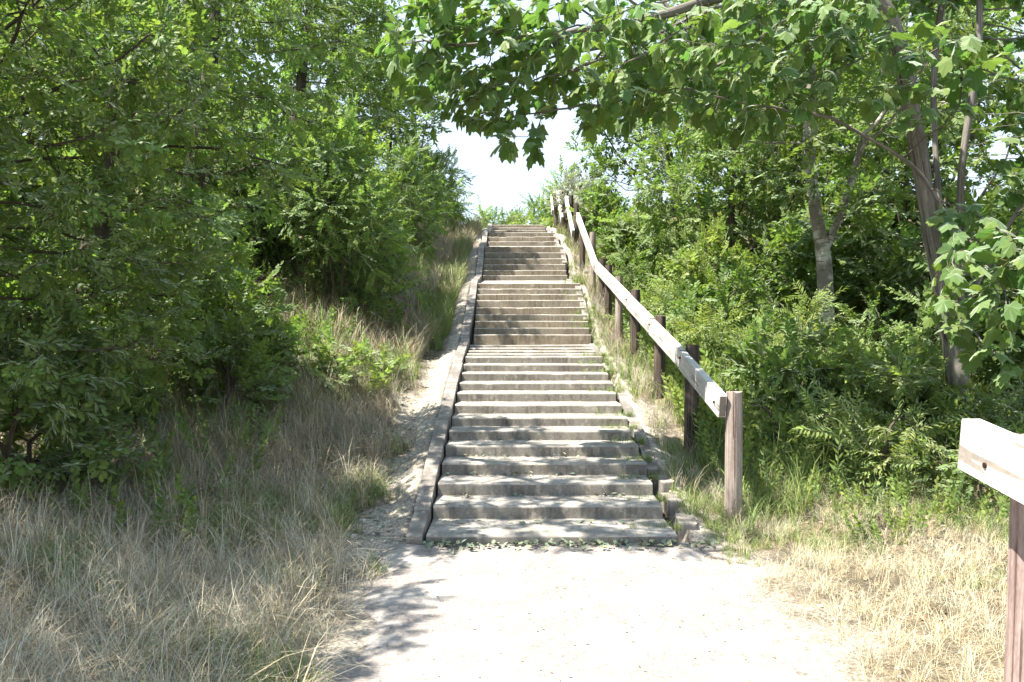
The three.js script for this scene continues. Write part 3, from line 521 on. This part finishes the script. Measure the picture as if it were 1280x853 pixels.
plant({ name: 'broadleaf_tree', label: 'leafy tree leaning towards the sky gap beside the upper handrails', category: 'tree', at: [4.6, 22.5], seed: 1104, R: 0.15, n: 1500, step: 0.24, kill: 0.32, per: 0.9, merge: true, sprigs: D_big, mat: L_mid, leafMax: 4, size: 0.85,
  blobs: [[3.6, 8.4, 22.3, 1.6, 1.3, 1.4], [2.6, 8.0, 22.2, 0.9, 0.7, 0.9], [4.6, 9.8, 22.6, 2.0, 1.6, 1.6], [4.4, 7.0, 22.2, 1.6, 1.1, 1.3], [2.4, 7.0, 22.2, 0.8, 0.9, 0.8], [2.1, 8.9, 22.2, 0.8, 0.9, 0.8], [3.2, 6.2, 22, 1.1, 0.8, 0.9]] });
plant({ name: 'broadleaf_tree', label: 'deep green tree filling the wood behind the pale trunk', category: 'tree', at: [7.6, 14.5], seed: 1105, R: 0.18, n: 900, step: 0.28, kill: 0.4, per: 0.9, merge: true, sprigs: D_big, mat: L_deep, leafMax: 4, size: 0.8,
  blobs: [[7.2, 6.0, 14.2, 2.2, 2.0, 1.8], [6.2, 4.2, 13.8, 1.4, 1.3, 1.3], [8.8, 4.6, 14, 1.8, 1.8, 1.6], [6.5, 8, 14.5, 2, 1.4, 1.6]] });

[[9.6, 21, 1211], [11.6, 15.5, 1212], [7.4, 24.5, 1213], [-10, 16, 1214], [-9.5, 22, 1215], [-9, 10, 1216]].forEach(([x, d, seed]) => { const y = G(x, d), k = x > 0; plant({ name: 'broadleaf_tree', label: k ? 'leafy background tree closing the wood on the right' : 'leafy background tree closing the wood on the left', category: 'tree', group: k ? 'background trees of the right wood' : 'background trees of the left wood', at: [x, d], seed, R: 0.16, n: 500, step: 0.35, kill: 0.5, per: 0.9, merge: true, sprigs: D_big, mat: L_deep, leafMax: 4, size: 1.3,
  blobs: [[x, y + 2.0, d, 2.2, 1.6, 1.5], [x + 0.6, y + 4.2, d, 2.4, 1.8, 1.6], [x - 0.5, y + 6.2, d, 1.9, 1.6, 1.4]] }); });
// ---- shrubs
const shrub = (o) => plant({ name: 'shrub', category: 'shrub', R: 0.03, tip: 0.003, step: 0.13, kill: 0.16, per: 1.1, leafMax: 4, n: 450, sprigs: C_small, mat: L_mid, ...o });
const ball = (x, d, w, h, lift = 0.1, dd = w) => { const y = G(x, d); return [[x, y + lift + h * 0.5, d, w, h * 0.5, dd]]; };
function bush(x, d, w, h, seed, o) { // a few stems and a bumpy crown
  const y = G(x, d), r = rng(seed), blobs = [], stems = [];
  for (let i = 0; i < 5; i++) { const a = i * 1.26 + r(), q = w * 0.5; blobs.push([x + Math.cos(a) * q, y + h * (i < 2 ? 0.24 : 0.34 + 0.42 * r()), d + Math.sin(a) * q, w * (0.45 + 0.2 * r()), h * (0.25 + 0.15 * r()), w * (0.45 + 0.2 * r())]); }
  for (let i = 0; i < 3; i++) { const a = r() * 6.28; stems.push({ pts: [[x + Math.cos(a) * 0.06, y - 0.12, d + Math.sin(a) * 0.06], [x + Math.cos(a) * w * 0.25, y + h * 0.3, d + Math.sin(a) * w * 0.25]] }); }
  return shrub({ at: [x, d], seed, blobs, stems, ...o });
}
bush(-2.85, 13.4, 1.15, 3.0, 1201, { label: 'dense rounded green shrub at the edge of the left grass slope', mat: L_deep, n: 700, size: 1.3 });
bush(-3.9, 6.5, 0.7, 1.5, 1202, { label: 'low lobed-leaved shrub under the yellow-green oak beside dry grass', mat: L_deep, sprigs: C_oak, n: 420 });
bush(-3.5, 10.2, 0.8, 1.6, 1203, { label: 'shaded shrub below the tall spreading tree on the left bank', mat: L_deep, n: 450, sprigs: C_ovate });
bush(-3.2, 9.0, 0.55, 1.2, 1217, { label: 'leafy shrub hanging low over the dry grass of the left bank', n: 380, sprigs: C_ovate });
bush(-4.3, 7.9, 0.8, 1.6, 1219, { label: 'green shrub screening the trunks behind the oak', mat: L_mid, n: 420, sprigs: C_ovate });
bush(-2.05, 10.4, 0.35, 0.75, 1204, { label: 'pale young shrub standing alone in the dry grass', mat: L_light, n: 110, size: 1.1, sprigs: C_ovate, leafMax: 3 });
bush(-1.75, 11.2, 0.28, 0.5, 1205, { label: 'small pale sapling next to the eroded sandy trail', mat: L_light, n: 70, sprigs: C_ovate, leafMax: 3 });
bush(-3.0, 15.2, 1.0, 2.6, 1209, { label: 'rounded bush between the dense rounded shrub and the tall grass', mat: L_mid, n: 500, size: 1.4, step: 0.18, kill: 0.22, sprigs: C_ovate });
bush(-2.7, 18.8, 0.9, 2.2, 1210, { label: 'leafy bush above the tall grass halfway to the top', mat: L_bush, n: 420, size: 1.5, step: 0.18, kill: 0.22 });
bush(-2.6, 21.5, 0.9, 2.0, 1206, { label: 'mid-green bush overlooking the tall grass on the upper left bank', mat: L_mid, n: 420, size: 1.5, step: 0.18, kill: 0.22 });
bush(-2.3, 24.6, 0.85, 2.1, 1207, { label: 'rounded bush against the sky at the top left of the steps', mat: L_deep, n: 420, size: 1.5, step: 0.18, kill: 0.22 });
bush(-3.6, 16.6, 1.1, 2.6, 1208, { label: 'light green bush halfway up the left bank behind tall grass', mat: L_bush, n: 600, size: 1.5, step: 0.18, kill: 0.22, sprigs: C_ovate });
[[-6, 8.0, 1.0, 2.0], [-6.2, 10.8, 1.2, 2.6], [-4.9, 11.8, 1.0, 2.2], [-5.6, 15.6, 1.3, 2.6], [-7.6, 13, 1.4, 3.6], [-7.6, 18, 1.5, 4.2]].forEach(([x, d, w, h], i) => bush(x, d, w, h, 1220 + i, { label: 'dense understorey shrub deep in the wood on the left bank', group: 'dense shrubs in the left wood', mat: L_deep, n: 520, size: 1.5, step: 0.18, kill: 0.24, sprigs: C_ovate }));
[[6.6, 9.6, 1.2, 2.2], [6.6, 12.0, 1.3, 2.6], [5.4, 13.6, 1.2, 2.4], [9.2, 11, 1.5, 3.4], [8.6, 17.5, 1.8, 4.6], [6.6, 19, 1.6, 4.4]].forEach(([x, d, w, h], i) => bush(x, d, w, h, 1240 + i, { label: 'dense understorey shrub deep in the wood behind the maple', group: 'dense shrubs in the right wood', mat: L_deep, n: 520, size: 1.5, step: 0.18, kill: 0.24, sprigs: C_ovate }));
// low leafy shrubs right of the handrail
[[2.75, 8.35, 0.45, 0.8, C_small, L_light, 'low small-leaved shrub just behind the end post of the handrail'], [3.4, 7.7, 0.55, 0.8, C_lance, L_light, 'low narrow-leaved shrub at the edge of the bleached verge'], [3.2, 9.3, 0.6, 1.2, C_ovate, L_bush, 'broad-leaved shrub in the thicket beside the second dark post'],
  [4.1, 7.25, 0.5, 0.75, C_small, L_bush, 'small-leaved shrub spilling onto the bleached verge below the maple'], [4.05, 8.7, 0.6, 1.0, C_ovate, L_light, 'pale broad-leaved shrub in front of the maple trunk'], [4.7, 9.7, 0.65, 1.35, C_small, L_bush, 'tall small-leaved shrub between the maple and the pale trunk'],
  [3.6, 10.4, 0.6, 1.25, C_lance, L_light, 'feathery narrow-leaved shrub hiding the foot of the pale trunk'], [5.1, 8.0, 0.6, 0.95, C_lance, L_bush, 'narrow-leaved shrub in the shade under the maple']].forEach(([x, d, w, h, sprigs, mat, label], i) => bush(x, d, w, h, 1260 + i, { label, mat, sprigs, n: 300, size: 0.95 + 0.1 * (i % 3), kill: 0.18 }));
[[2.7, 11.2, 0.6, 1.0, C_lance, L_light, 'airy light bush beside the third dark post of the handrail'], [3.1, 12.7, 0.7, 1.3, C_ovate, L_bush, 'rounded green bush on the slope right of the handrail'], [2.65, 14.2, 0.6, 1.1, C_lance, L_light, 'airy light bush beside the pale middle post of the handrail'], [3.5, 14.6, 0.7, 1.6, C_ovate, L_light, 'taller pale bush on the slope behind the handrail'], [2.6, 16.3, 0.6, 1.3, C_small, L_bush, 'small-leaved bush beside the bend in the handrail']].forEach(([x, d, w, h, sprigs, mat, label], i) => bush(x, d, w, h, 1280 + i, { label, mat, sprigs, n: 300, size: 1.1 }));
bush(2.75, 18.4, 0.75, 1.9, 1290, { label: 'glossy broad-leaved bush where the handrail steepens', mat: L_bush, sprigs: C_ovate, n: 420, size: 1.3, step: 0.16 });
bush(2.55, 21.5, 0.7, 1.7, 1291, { label: 'glossy bush beside the handrail of the third landing', mat: L_bush, sprigs: C_ovate, n: 380, size: 1.4, step: 0.16 });
bush(2.35, 25.2, 0.75, 1.9, 1292, { label: 'silvery grey bush beside the upper handrails', mat: L_grey, sprigs: C_small, n: 380, size: 1.7, step: 0.18 });
[[-1.9, 32.2, 0.9, 1.1], [-0.6, 33.2, 1.0, 1.2], [0.7, 32.6, 0.9, 1.1], [1.7, 33.4, 1.1, 1.9], [2.6, 31.5, 1.1, 2.5], [-3.2, 31.6, 1.2, 1.9]].forEach(([x, d, w, h], i) => bush(x, d, w, h, 1300 + i, { label: 'low scrub bush on the crest beyond the top step', group: 'scrub on the crest', mat: i % 2 ? L_mid : L_light, sprigs: C_small, n: 300, size: 2.2, step: 0.2, kill: 0.24 }));

// ---------------------------------------------------------------- grass, herbs, litter
function blades(n, seed, { h, w, lean, seg = 2, heads = 0, base = 0.05 }) {
  const r = rng(seed), pos = [], col = [], idx = [];
  for (let i = 0; i < n; i++) {
    const a = r() * 6.283, x0 = Math.cos(a) * base * r(), z0 = Math.sin(a) * base * r(), az = r() * 6.283, H = h * (0.45 + 0.75 * r()), Ln = lean * (0.3 + r()) * H, W = w * (0.7 + 0.6 * r()), b = 0.7 + 0.6 * r(), y = (r() - 0.5) * 0.2, k = [b * (1 + y), b, b * (1 - y)];
    const sx = Math.sin(az + 1.57) * W, sz = Math.cos(az + 1.57) * W, kink = r() < 0.14 ? 0.5 + r() : 0;
    const at = t => { const q = t * t + (kink && t > 0.6 ? kink * (t - 0.6) : 0); return [x0 + Math.sin(az) * Ln * q, H * t * (1 - 0.35 * lean * t * t) - (kink && t > 0.6 ? H * kink * (t - 0.6) * 0.6 : 0), z0 + Math.cos(az) * Ln * q]; };
    const s0 = pos.length / 3, put = (p, e) => { pos.push(p[0] + sx * e, p[1], p[2] + sz * e); col.push(...k); };
    for (let s = 0; s < seg; s++) { const t = s / seg, p = at(t), u = 1 - t * 0.6; put(p, -u); put(p, u); if (s) { const o = s0 + s * 2; idx.push(o - 2, o - 1, o + 1, o - 2, o + 1, o); } }
    put(at(1), 0); const o = s0 + seg * 2; idx.push(o - 2, o - 1, o);
    if (r() < heads) { const p = at(0.84), q = at(1), m = [(p[0] + q[0]) / 2, (p[1] + q[1]) / 2, (p[2] + q[2]) / 2], h0 = pos.length / 3; put(p, 0); put(m, 0.9); put([q[0] * 2 - m[0], q[1] + 0.02, q[2] * 2 - m[2]], 0); put(m, -0.9); idx.push(h0, h0 + 1, h0 + 2, h0, h0 + 2, h0 + 3); }
  }
  const g = new THREE.BufferGeometry(); g.setAttribute('position', new THREE.Float32BufferAttribute(pos, 3)); g.setAttribute('color', new THREE.Float32BufferAttribute(col, 3)); g.setIndex(idx); g.computeVertexNormals(); return g;
}
function scatter(name, label, category, geo, mat, seed, n, region, { size = 1, vary = 0.5, tilt = 0.15, hue = 0.1, sink = 0.01, instanced = false } = {}) {
  const r = rng(seed), list = []; let guard = 0;
  while (list.length < n && guard++ < n * 60) { const q = region(r); if (q) list.push(q); }
  const c = new THREE.Color(), N = list.length, P = geo.attributes.position, K = geo.attributes.color, V = P.count;
  const im = instanced ? new THREE.InstancedMesh(geo, mat, N) : new THREE.Mesh(new THREE.BufferGeometry(), mat);
  const ix = geo.index ? geo.index.array : Array.from({ length: V }, (_, i) => i), I = ix.length;
  const pos = instanced ? null : new Float32Array(N * V * 3), nor = instanced ? null : new Float32Array(N * V * 3), col = instanced ? null : new Float32Array(N * V * 3), idx = instanced ? null : new Uint32Array(N * I), q = new THREE.Vector3(), nm = new THREE.Matrix3();
  list.forEach(([x, d, s = 1, y], i) => {
    const m = frame(new THREE.Vector3((r() - 0.5) * 2 * tilt, 1, (r() - 0.5) * 2 * tilt), new THREE.Vector3(0, 0, 1), r() * 6.283), k = size * s * (1 - vary / 2 + vary * r());
    m.scale(new THREE.Vector3(k, k * (0.8 + 0.4 * r()), k)); m.setPosition(x, (y === undefined ? G(x, d) : y) - sink, -d);
    const h = (r() - 0.5) * 2 * hue, b = 0.75 + 0.5 * r(); c.setRGB(b * (1 + h), b, b * (1 - h));
    if (instanced) { im.setMatrixAt(i, m); im.setColorAt(i, c); return; }
    nm.getNormalMatrix(m);
    for (let v = 0; v < V; v++) {
      const o = (i * V + v) * 3; q.fromBufferAttribute(P, v).applyMatrix4(m); pos[o] = q.x; pos[o + 1] = q.y; pos[o + 2] = q.z;
      q.fromBufferAttribute(geo.attributes.normal, v).applyMatrix3(nm).normalize(); nor[o] = q.x; nor[o + 1] = q.y; nor[o + 2] = q.z;
      col[o] = c.r * (K ? K.getX(v) : 1); col[o + 1] = c.g * (K ? K.getY(v) : 1); col[o + 2] = c.b * (K ? K.getZ(v) : 1);
    }
    for (let j = 0; j < I; j++) idx[i * I + j] = ix[j] + i * V;
  });
  if (!instanced) { const g = im.geometry; g.setAttribute('position', new THREE.BufferAttribute(pos, 3)); g.setAttribute('normal', new THREE.BufferAttribute(nor, 3)); g.setAttribute('color', new THREE.BufferAttribute(col, 3)); g.setIndex(new THREE.BufferAttribute(idx, 1)); tris += N * I / 3; }
  im.name = numbered(name); im.castShadow = im.receiveShadow = true;
  scene.add(tag(im, label, category, null, 'stuff')); return im;
}
const T_dry = blades(16, 21, { h: 0.40, w: 0.0014, lean: 0.6, seg: 3 }), T_tangle = blades(20, 22, { h: 0.30, w: 0.0012, seg: 3, lean: 1.2, base: 0.12 }), T_green = blades(14, 23, { h: 0.24, w: 0.0020, lean: 0.8 }), T_tall = blades(14, 24, { h: 0.6, w: 0.003, lean: 0.7, seg: 3 });
const U = (r, a, b) => a + (b - a) * r();
const leftDensity = (x, d) => smooth(0.0, 0.55, -0.95 - x + 0.7 * (fbm(x * 1.7, d * 1.7, 441, 4) - 0.5) - (d > 6 ? 0.22 : -0.05));
scatter('dry_grass', 'tangled straw-coloured dead grass covering the ground left of the path', 'grass', T_tangle, L_dry, 31, 4200, r => { const d = 2.8 + 8.7 * Math.pow(r(), 1.5), x = -0.95 - 4.2 * Math.pow(r(), 1.2); return r() < leftDensity(x, d) * (0.35 + 0.65 * smooth(0.35, 0.6, fbm(x, d, 471, 3))) ? [x, d] : null; }, { vary: 0.8 });
scatter('dry_grass', 'upright dry grass stalks with seed heads left of the path', 'grass', T_dry, L_dry, 32, 2600, r => { const d = 2.8 + 9.2 * Math.pow(r(), 1.5), x = -0.95 - 4.2 * r(); return r() < leftDensity(x, d) ? [x, d] : null; }, { vary: 0.8 });
scatter('green_grass', 'green grass tufts among the dead grass left of the path', 'grass', T_green, L_green, 33, 4000, r => { const d = 2.8 + 9.2 * Math.pow(r(), 1.4), x = -0.95 - 3 * r(); return r() < leftDensity(x, d) * smooth(0.4, 0.6, fbm(x * 1.3, d * 1.3, 475, 3)) ? [x, d] : null; });
scatter('tall_grass', 'tall pale grass on the bank left of the upper steps', 'grass', T_tall, L_dry, 34, 1600, r => { const d = U(r, 12, 29), x = -1.12 - 0.4 * (1 - smooth(12, 15, d)) - 2.6 * Math.pow(r(), 1.4); return r() < smooth(0.3, 0.6, fbm(x, d, 477, 3)) ? [x, d] : null; });
scatter('tall_grass', 'tall green grass on the bank left of the upper steps', 'grass', T_tall, L_green, 35, 1500, r => { const d = U(r, 11, 29), x = -1.12 - 0.5 * (1 - smooth(11, 14, d)) - 2.6 * Math.pow(r(), 1.4); return r() < smooth(0.4, 0.6, fbm(x + 7, d, 477, 3)) ? [x, d] : null; });
scatter('dry_grass', 'short bleached grass on the sandy verge right of the path', 'grass', T_dry, L_bleach, 36, 900, r => { const d = U(r, 2.6, 9), x = 1.55 + 2.6 * r(); return r() < smooth(0.1, 0.7, x - 1.5 + 0.8 * (fbm(x * 1.7, d * 1.7, 441, 4) - 0.5)) ? [x, d] : null; }, { size: 0.5 });
scatter('dry_grass', 'flattened bleached grass on the sandy verge right of the path', 'grass', T_tangle, L_bleach, 37, 1000, r => { const d = U(r, 2.6, 9), x = 1.55 + 2.6 * r(); return r() < smooth(0.05, 0.6, x - 1.5 + 0.8 * (fbm(x * 1.7, d * 1.7, 441, 4) - 0.5)) ? [x, d] : null; }, { size: 0.6 });
scatter('green_grass', 'green grass tufts on the verge right of the path', 'grass', T_green, L_green, 38, 2600, r => { const d = U(r, 2.6, 9), x = 1.5 + 2.6 * r(); return r() < smooth(0.36, 0.6, fbm(x * 1.2, d * 1.2, 481, 3)) * smooth(0, 0.4, x - 1.5) ? [x, d] : null; }, { size: 0.7 });
scatter('green_grass', 'fresh green grass along the handrail beside the steps', 'grass', T_green, L_green, 39, 1700, r => { const d = U(r, 7, 27), x = U(r, 1.5, 3.2); return r() < 0.25 + 0.75 * smooth(0.4, 0.6, fbm(x * 1.2, d * 1.2, 483, 3)) ? [x, d, 0.8 + d * 0.03] : null; });
scatter('dry_grass', 'dry grass along the handrail beside the steps', 'grass', T_dry, L_dry, 40, 800, r => { const d = U(r, 7, 27), x = U(r, 1.5, 2.8); return [x, d, 0.6 + d * 0.03]; });
scatter('tall_grass', 'tall green grass crowding the foot of the handrail posts', 'grass', T_tall, L_green, 49, 700, r => { const d = U(r, 6.9, 17), x = 1.95 + 0.9 * r(); return [x, d, 0.6 + 0.5 * r()]; });
scatter('green_grass', 'weedy grass growing over the right edging of the steps', 'grass', T_green, L_green, 50, 420, r => { const d = U(r, 7.6, 20), x = 1.36 + 0.22 * r(); return vnoise(d * 1.1, 2, 487) > 0.4 ? [x, d, 0.8, soft(d) - 0.02] : null; }, { size: 0.7 });
// herbs
const S_herb = sprig(lance, { n: 22, len: 0.5, size: 0.06, seed: 41, flat: 1, stem: 0.003 }), S_herb2 = sprig(ovate, { n: 18, len: 0.34, size: 0.05, seed: 42, flat: 1, stem: 0.003 });
scatter('herb_cover', 'narrow-leaved green herbs filling the thicket right of the handrail', 'herbs', S_herb, L_bush, 43, 2000, r => { const d = U(r, 7.2, 20), x = 2.3 + 5 * r(); return r() < smooth(2.2, 2.9, x) ? [x, d, 0.8 + 0.5 * r()] : null; }, { tilt: 0.4, instanced: true });
scatter('herb_cover', 'pale green herbs on the slope right of the handrail', 'herbs', S_herb2, L_light, 44, 2600, r => { const d = U(r, 8, 20), x = 2.05 + 3 * Math.pow(r(), 1.5); return [x, d, 1.0 + 0.7 * r()]; }, { tilt: 0.4, instanced: true });
scatter('herb_cover', 'dark herbs growing under the trees on the left bank', 'herbs', S_herb2, L_mid, 45, 1200, r => { const d = U(r, 6, 22), x = -2.4 - 4.5 * r(); return [x, d, 0.9 + 0.5 * r()]; }, { tilt: 0.4, instanced: true });
scatter('herb_cover', 'pale narrow-leaved herbs straggling from the thicket onto the right verge', 'herbs', S_herb2, L_light, 46, 800, r => { const d = U(r, 6.4, 12), x = 2.05 + 2.6 * Math.pow(r(), 1.3); return r() < smooth(0, 0.5, x - 2.0 - 0.5 * (7.4 - d)) ? [x, d, 0.5 + 0.5 * r()] : null; }, { tilt: 0.5, instanced: true });
scatter('green_grass', 'grass and weeds sprouting in the corners at the right ends of the steps', 'grass', T_green, L_green, 47, 420, r => { const i = Math.floor(r() * 22), n = noses[i], t = noses[i + 1]; const x = n[4] - 0.42 * Math.pow(r(), 2.2) + 0.08; return vnoise(i * 1.7, 3, 485) > 0.35 ? [x, Math.min(t[0] - 0.03, n[0] + 0.3) - 0.1 * r(), 0.6 + 0.03 * n[0], n[1] - 0.005] : null; }, { size: 0.6 });
scatter('leaf_litter', 'dry leaf scraps and grit lying on the steps and the sandy path', 'leaf litter', flatLeaf0(), L_litter, 48, 700, r => { if (r() < 0.35) { const x = U(r, -0.85, 1.45), d = U(r, 3, 6.3); return [x, d, 0.7, G(x, d) + 0.035]; } const i = Math.floor(r() * 13), n = noses[i]; return [U(r, X0, X1), n[0] + 0.03 + 0.38 * Math.sqrt(r()), 0.8, n[1] + 0.014]; }, { size: 0.03, tilt: 0.35, sink: -0.004, hue: 0.2 });
// litter
const flatLeaf = flatLeaf0(); function flatLeaf0() { const g = ovate.clone().toNonIndexed(); g.rotateX(-Math.PI / 2); g.computeVertexNormals(); g.setAttribute('color', new THREE.Float32BufferAttribute(new Float32Array(g.attributes.position.count * 3).fill(1), 3)); return g; }
scatter('leaf_litter', 'brown fallen leaves strewn over the verges and the sandy trail', 'leaf litter', flatLeaf, L_litter, 51, 9000, r => { const d = U(r, 3, 16), x = r() < 0.6 ? -1.2 - 4 * r() : 2.0 + 2.5 * Math.sqrt(r()); return [x, d]; }, { size: 0.05, tilt: 0.5, sink: -0.008, hue: 0.2 });
scatter('fallen_leaves', 'curled grey-green leaves drifted against the lowest step and kerb', 'leaf litter', flatLeaf, L_fallen, 52, 480, r => {
  const k = r(); if (k < 0.55) { const x = U(r, -0.7, 1.6); return [x, 6.48 - 0.22 * r() * r(), 1, G(x, 6.3) + 0.05]; }
  if (k < 0.85) return [U(r, -1.7, -1.0), U(r, 6.6, 8.6)];
  const i = Math.floor(r() * 4), n = noses[i]; return [U(r, X0 + 0.05, X1), n[0] + 0.4, 1, n[1] + 0.02];
}, { size: 0.055, tilt: 0.8, sink: -0.008, hue: 0.15 });
const stone = new THREE.IcosahedronGeometry(1, 1); { const p = stone.attributes.position; for (let i = 0; i < p.count; i++) { const f = 0.75 + 0.5 * vnoise(p.getX(i) * 2 + 5, p.getY(i) * 2 + p.getZ(i) * 3 + 9, 77); p.setXYZ(i, p.getX(i) * f, p.getY(i) * f * 0.6, p.getZ(i) * f); } stone.computeVertexNormals(); }
scatter('pebbles', 'small pale stones lying on the sand beside the steps', 'pebbles', stone, new THREE.MeshStandardMaterial({ color: new THREE.Color().setRGB(0.5, 0.46, 0.41), roughness: 0.9 }), 53, 900, r => { const k = r(), d = U(r, 3, 14); return [k < 0.55 ? U(r, -1.8, -0.97) : k < 0.8 ? U(r, 1.45, 2.1) : U(r, -0.9, 1.5), k < 0.8 ? d : U(r, 3, 6.3), 0.4 + 1.6 * r() * r() * (k < 0.8 ? 1 : 0.3)]; }, { size: 0.012, tilt: 0.5, sink: -0.004 });
console.log('merged tris', Math.round(tris), 'sprigs', stats.reduce((a, s) => a + s[2], 0));
renderer.render(scene, camera);
